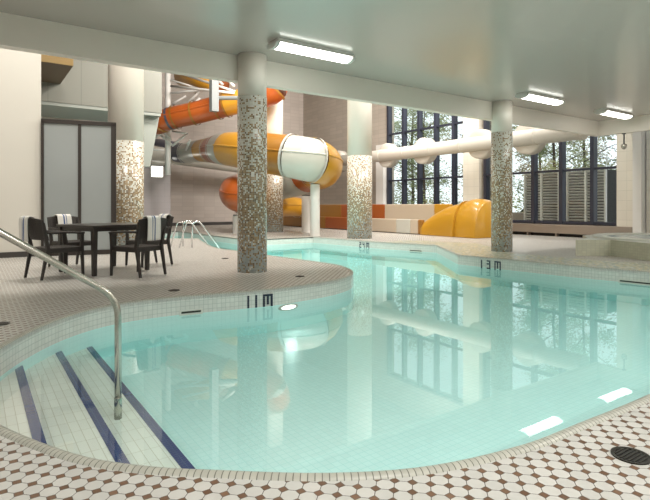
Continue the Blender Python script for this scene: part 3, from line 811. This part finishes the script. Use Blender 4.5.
# yellow splash hood
hd = thing('splash_hood', 'glossy yellow domed hood at the end of the slide run-out', 'slide hood', (13.8, 0, 0))
def hood(bm, prof, half, x0=0, n=20, p=2.3):
    rows = []
    for y, h, w_ in prof:
        row = []
        for k in range(n + 1):
            a = PI * k / n; cs, sn = math.cos(a), math.sin(a)
            row.append(bm.verts.new((x0 + half * w_ * math.copysign(abs(cs) ** (2 / p), cs), y, .01 + h * abs(sn) ** (2 / p))))
        rows.append(row)
    for a, b in zip(rows, rows[1:]):
        for k in range(n): bm.faces.new((a[k], a[k + 1], b[k + 1], b[k]))
    bm.faces.new(rows[0]); bm.faces.new(rows[-1]); bmesh.ops.recalc_face_normals(bm, faces=bm.faces)
    return bm
pr = [(12.95 - 1.5 * k / 14, .50 + .60 * math.sin(k / 14 * PI / 2) ** .9, 1) for k in range(15)]
obj('hood_shell', hood(bmesh.new(), pr, .74, p=3), M['gold'], hd, smooth=True)
pr = []
for k in range(19):
    q = k / 18; a = PI * (.34 + .66 * q); pr.append((10.95 - .98 * math.cos(a), .02 + 1.24 * max(0.0, math.sin(a)) ** .8, max(.05, math.sin(PI * (.5 + .5 * q ** 1.6))) ** .6))
obj('hood_dome', hood(bmesh.new(), pr, .78, p=2.4), M['gold'], hd, smooth=True)
pr = [(11.50, 1.16, 1), (11.40, 1.20, 1)]; obj('hood_rib', hood(bmesh.new(), pr, .82, p=2.4), M['gold'], hd, smooth=False)
# supports
for px, py, d_, r, h in ((315, 0, 17.45, .165, 1.80), (306, 0, 19.8, .17, 1.45), (238, 0, 19.3, .2, .70)):
    p = at(px, 206, d_); q = thing('slide_support', {315: 'taller white round post holding up the big slide tube', 306: 'shorter white round post just left of the taller slide post', 238: 'low white round post under the lower orange curl of the slide'}[px], 'post', (p.x, p.y, 0), 0, 'white posts under the water slide')
    bm = bmesh.new(); lathe(bm, [(r + .015, 0), (r + .015, .04), (r, .05), (r, h - .03)], 28); obj('post', bm, M['white'], q)
    bm = bmesh.new(); lathe(bm, [(r * .95, h - .03), (r * .95, h)], 28); obj('cap', bm, M['black'], q)
# upper orange flume
uf = thing('upper_flume', 'orange slide tube high up behind the long beam, hung from the white tower', 'water slide', (0, 0, 0))
key = [(156, 129, 20.6, .28), (159, 126, 20.5, .36), (164, 121, 20.4, .43), (176, 117, 20.3, .44), (195, 113, 20.1, .44), (218, 107, 19.9, .45), (229, 104, 19.8, .46), (245, 100, 19.6, .46), (262, 96, 19.4, .48), (274, 89, 19.2, .50), (277, 76, 19.6, .50)]
P = catmull([at(a, b, c) for a, b, c, r in key], 5); rr = [x.x for x in catmull([(k[3], 0, 0) for k in key], 5)]
sections(P, rr, [(0, 7, 'rust'), (7, 15, 'orange'), (15, 20, 'orange'), (20, 25, 'orange'), (25, 29, 'rust'), (29, 38, 'yellow'), (38, 45, 'orange'), (45, 50, 'orange')], uf, flange='ochre')
bm = bmesh.new(); i = 13; tt = (P[i + 1] - P[i]).normalized() * .05; tube(bm, [P[i] - tt, P[i] + tt], rr[i] + .02, 32, caps=False); obj('ring', bm, M['slate'], uf, label='dark blue ring')
up = at(200, 79, 21.5); P3 = [at(182, 76, 22.5), at(200, 80, 21.8), at(214, 82, 21.2)]
obj('flume_section', tube(bmesh.new(), P3, .42, 24), M['yellow'], uf, smooth=True, label='yellow tube section')
P3 = [at(208, 82, 22), at(222, 84, 21.4)]
obj('flume_section', tube(bmesh.new(), P3, .40, 24), M['rust'], uf, smooth=True, label='rust tube section')

# steel tower
tw = thing('slide_tower', 'white steel tower with diagonal braces carrying the orange slide tube', 'tower', (0, 0, 0))
pa = at(168, 160, 21.6)
for (a, b, r) in (((168, 60, 21.6), (168, 206 + 23, 21.6), .12), ((196, 60, 23.0), (196, 95, 23.0), .08)):
    p, q = at(*a), at(*b); q.z = max(q.z, 0)
    if a[0] == 168: q = V((p.x, p.y, 2.35))
    obj('post', tube(bmesh.new(), [q, p], r, 14), M['white'], tw, smooth=True)
for a, b, r in (((171, 93, 21.5), (222, 88, 21.5), .055), ((171, 80, 21.5), (204, 90, 21.5), .04), ((188, 102, 21.5), (202, 90, 21.5), .05), ((202, 90, 21.5), (212, 80, 21.5), .05),
                ((146, 146, 21.4), (166, 128, 21.4), .05), ((153, 128, 21.4), (172, 145, 21.4), .05), ((144, 149, 21.4), (164, 150, 21.4), .05), ((172, 146, 21.4), (188, 133, 21.4), .05),
                ((172, 131, 21.4), (188, 134, 21.4), .04), ((160, 130, 21.4), (171, 139, 21.4), .04), ((171, 110, 21.5), (171, 108, 21.5), .05), ((218, 80, 20.5), (223, 85, 20.5), .06), ((171, 86, 20.8), (234, 93, 19.2), .05), ((183, 74, 21.3), (236, 92, 19.4), .05), ((186, 112, 21.2), (200, 98, 21.2), .05), ((222, 74, 20), (234, 86, 19.2), .05), ((172, 104, 21.2), (186, 96, 21.2), .045), ((190, 140, 21.4), (186, 150, 22.6), .05)):
    obj('brace', tube(bmesh.new(), [at(*a), at(*b)], r, 8), M['white'], tw, smooth=True)
# hanging box post in front of the flume
hp = thing('hanging_post', 'pale square post hanging from above in front of the orange slide tube', 'post', (0, 0, 0))
p = at(214, 111.5, 18.4)
obj('post', bx(p.x - .13, p.y - .13, p.z, p.x + .13, p.y + .13, HZ), M['postgrey'], hp)
q = at(240, 98, 18.4)
obj('arm', tube(bmesh.new(), [at(218, 98, 18.6), at(238, 98, 18.6)], .08, 8), M['postgrey'], hp)

# ------------------------------------------------------------------ outside
gr = new_mat('pale outdoor paving', (.42, .36, .32), .9); struct('ground_outside', bx(16.9, -10, -.5, 60, 50, -.3), gr)
lou = new_mat('pale louvre metal', (.75, .74, .72), .5); dk = new_mat('dark louvre inside', (.05, .05, .05), .8)
def louvre(y0, y1, label):
    t = thing('louvre_screen', label, 'louvre screen', (18.0, y0, -.3), 0, 'louvred screens outside the windows'); W_ = y1 - y0
    bm = bmesh.new()
    for k in range(25):
        z = .10 + k * .102; box(bm, -.05, .03, z, .05, W_ - .03, z + .012, Matrix.Translation((0, 0, z)) @ Matrix.Rotation(math.radians(35), 4, 'Y') @ Matrix.Translation((0, 0, -z)))
    obj('louvre_blades', bm, lou, t)
    bm = bmesh.new()
    for y in (0, W_ / 2 - .03, W_ - .06): box(bm, -.05, y, 0, .05, y + .06, 2.68)
    box(bm, -.05, 0, 2.64, .05, W_, 2.70); obj('frame', bm, lou, t)
    obj('enclosure', bx(.12, .02, 0, 1.5, W_ - .02, 2.6), dk, t)
louvre(10.62, 12.1, 'grey louvred outdoor screen seen beside the slim column'); louvre(8.92, 10.35, 'grey louvred outdoor screen nearest the right-hand pier')
leafm = []
for i, c_ in enumerate(((.22, .27, .12), (.30, .34, .15), (.38, .35, .20))):
    m = new_mat('leaves %d' % i, c_, .6); b_ = bsdf(m); b_.inputs['Transmission Weight'].default_value = 0
    leafm.append(m)
bark = new_mat('bark', (.09, .07, .05), .9)
def tree(x, y, h, rad, nl, k, label):
    t = thing('tree', label, 'tree', (x, y, -.3), 0, 'trees outside the windows'); rnd = random.Random(int(x * 31 + y * 17))
    bm = bmesh.new(); tube(bm, [(0, 0, 0), (.1, .05, h * .3), (0, .1, h * .6), (.1, 0, h * .9)], [.1, .08, .06, .02], 8); obj('trunk', bm, bark, t, smooth=True)
    for j in range(7):
        a = rnd.random() * 2 * PI; z0 = h * (.25 + .08 * j); bm = bmesh.new()
        tube(bm, [(0, .05, z0), (math.cos(a) * rad * .4, math.sin(a) * rad * .4, z0 + h * .08), (math.cos(a) * rad * .85, math.sin(a) * rad * .85, z0 + h * .13)], [.03, .02, .01], 6); obj('branch', bm, bark, t)
    bm = bmesh.new(); cl = [(rnd.gauss(0, .42) * rad, rnd.gauss(0, .42) * rad, h * (.12 + .85 * rnd.random()), rnd.uniform(.35, .8)) for _ in range(34)]
    for _ in range(nl):
        cx, cy, cz, cr = rnd.choice(cl); d_ = V((rnd.gauss(0, 1), rnd.gauss(0, 1), rnd.gauss(0, .8))) * cr * .6; c_ = V((cx, cy, cz)) + d_
        u = V((rnd.gauss(0, 1), rnd.gauss(0, 1), rnd.gauss(0, 1))).normalized(); w_ = u.orthogonal().normalized(); s = rnd.uniform(.04, .085)
        vs = [bm.verts.new(c_ + q) for q in (u * s * 1.3, w_ * s * .6, -u * s * 1.3, -w_ * s * .6)]; bm.faces.new(vs)
    obj('foliage', bm, leafm[k], t)
for i, (x, y, h, rad, k) in enumerate(((22, 21.5, 8, 2.6, 1), (24, 24.5, 9, 2.8, 0), (23, 17.5, 7.5, 2.4, 2), (22.5, 13.5, 7.5, 2.4, 1), (25, 10.5, 8, 2.8, 0), (21.5, 8.0, 6.5, 2.0, 1), (27, 14.5, 9, 3, 2), (30, 19, 9, 3.2, 0), (27, 27.5, 9, 3, 1), (26, 7.0, 7, 2.2, 0))):
    tree(x, y, h, rad, 6000, k, ['tall loose tree outside the far left panes', 'dark green tree outside behind the far left panes', 'yellowish tree outside left of the white pillar', 'bushy tree outside just right of the white pillar',
         'dark tree rising behind the louvred screens', 'green tree outside beside the right-hand pier', 'yellowish tree farther off behind the white pillar', 'distant dark tree outside the middle of the far windows', 'distant tree outside the leftmost pane', 'distant tree seen through the last pane by the pier'][i])
hedge = bmesh.new()
low = new_mat('low stone garden wall', (.40, .36, .31), .9)
gw = obj('garden_wall', bx(19.6, 12.5, -.3, 19.9, 26, .75, bev=.03), low); tag(gw, 'low pale stone garden wall outside the far left windows', 'garden wall')
def car(x, y, rz, col, label):
    t = thing('car', label, 'car', (x, y, -.3), rz, 'cars parked outside'); pm = new_mat('car paint ' + label[:6], col, .25, coat=1)
    prof = [(-2.1, .3), (-2.15, .75), (-1.7, .92), (-1.0, 1.0), (1.0, .98), (2.0, .85), (2.15, .6), (2.1, .3)]
    bm = bmesh.new(); a = [bm.verts.new((p[0], -.85, p[1])) for p in prof]; b = [bm.verts.new((p[0], .85, p[1])) for p in prof]; n_ = len(prof)
    bm.faces.new(a); bm.faces.new(b[::-1])
    for i in range(n_): bm.faces.new((a[i], b[i], b[(i + 1) % n_], a[(i + 1) % n_]))
    bmesh.ops.recalc_face_normals(bm, faces=bm.faces); obj('body', bm, pm, t)
    prof = [(-1.3, .98), (-.8, 1.42), (.5, 1.45), (1.2, .98)]; bm = bmesh.new(); a = [bm.verts.new((p[0], -.75, p[1])) for p in prof]; b = [bm.verts.new((p[0], .75, p[1])) for p in prof]
    bm.faces.new(a); bm.faces.new(b[::-1])
    for i in range(4): bm.faces.new((a[i], b[i], b[(i + 1) % 4], a[(i + 1) % 4]))
    bmesh.ops.recalc_face_normals(bm, faces=bm.faces); obj('cabin', bm, new_mat('car glass', (.03, .04, .05), .1), t)
    for sx in (-1.3, 1.35):
        for sy in (-.8, .8):
            bm = bmesh.new(); lathe(bm, [(.2, -.1), (.32, -.09), (.32, .09), (.2, .1)], 20, Matrix.Translation((sx, sy, .32)) @ Matrix.Rotation(PI / 2, 4, 'X')); obj('wheel', bm, M['black'], t)
car(24.5, 11.0 + 4.2, 1.2, (.5, .52, .55), 'pale car parked outside left of the louvred screens'); car(21.0, 9.35, 1.3, (.12, .22, .42), 'blue car parked outside by the right-hand pier')

# ------------------------------------------------------------------ sky, camera, view
w_ = bpy.data.worlds.new('sky'); bpy.context.scene.world = w_; w_.use_nodes = True; nt = w_.node_tree
bg = nt.nodes['Background']; bg.inputs[0].default_value = (.86, .93, 1, 1); bg.inputs[1].default_value = 1.7

cam = bpy.data.cameras.new('camera'); cam.sensor_width = 36; cam.lens = 508 / 650 * 36
cam.shift_y = (206 - 250) / 650
co = bpy.data.objects.new('camera', cam); C.objects.link(co); co.location = (0, 0, EYE)
fwd = V((.5687, .8227, 0)); co.rotation_euler = fwd.to_track_quat('-Z', 'Y').to_euler()
bpy.context.scene.camera = co
vs = bpy.context.scene.view_settings
bpy.context.scene.display_settings.display_device = 'sRGB'
vs.view_transform = 'Standard'; vs.look = 'None'; vs.gamma = 1; vs.exposure = 0.0; vs.use_curve_mapping = False
cy = bpy.context.scene.cycles
cy.use_denoising = True; cy.max_bounces = 8; cy.diffuse_bounces = 4; cy.glossy_bounces = 4; cy.transparent_max_bounces = 16; cy.sample_clamp_indirect = 6
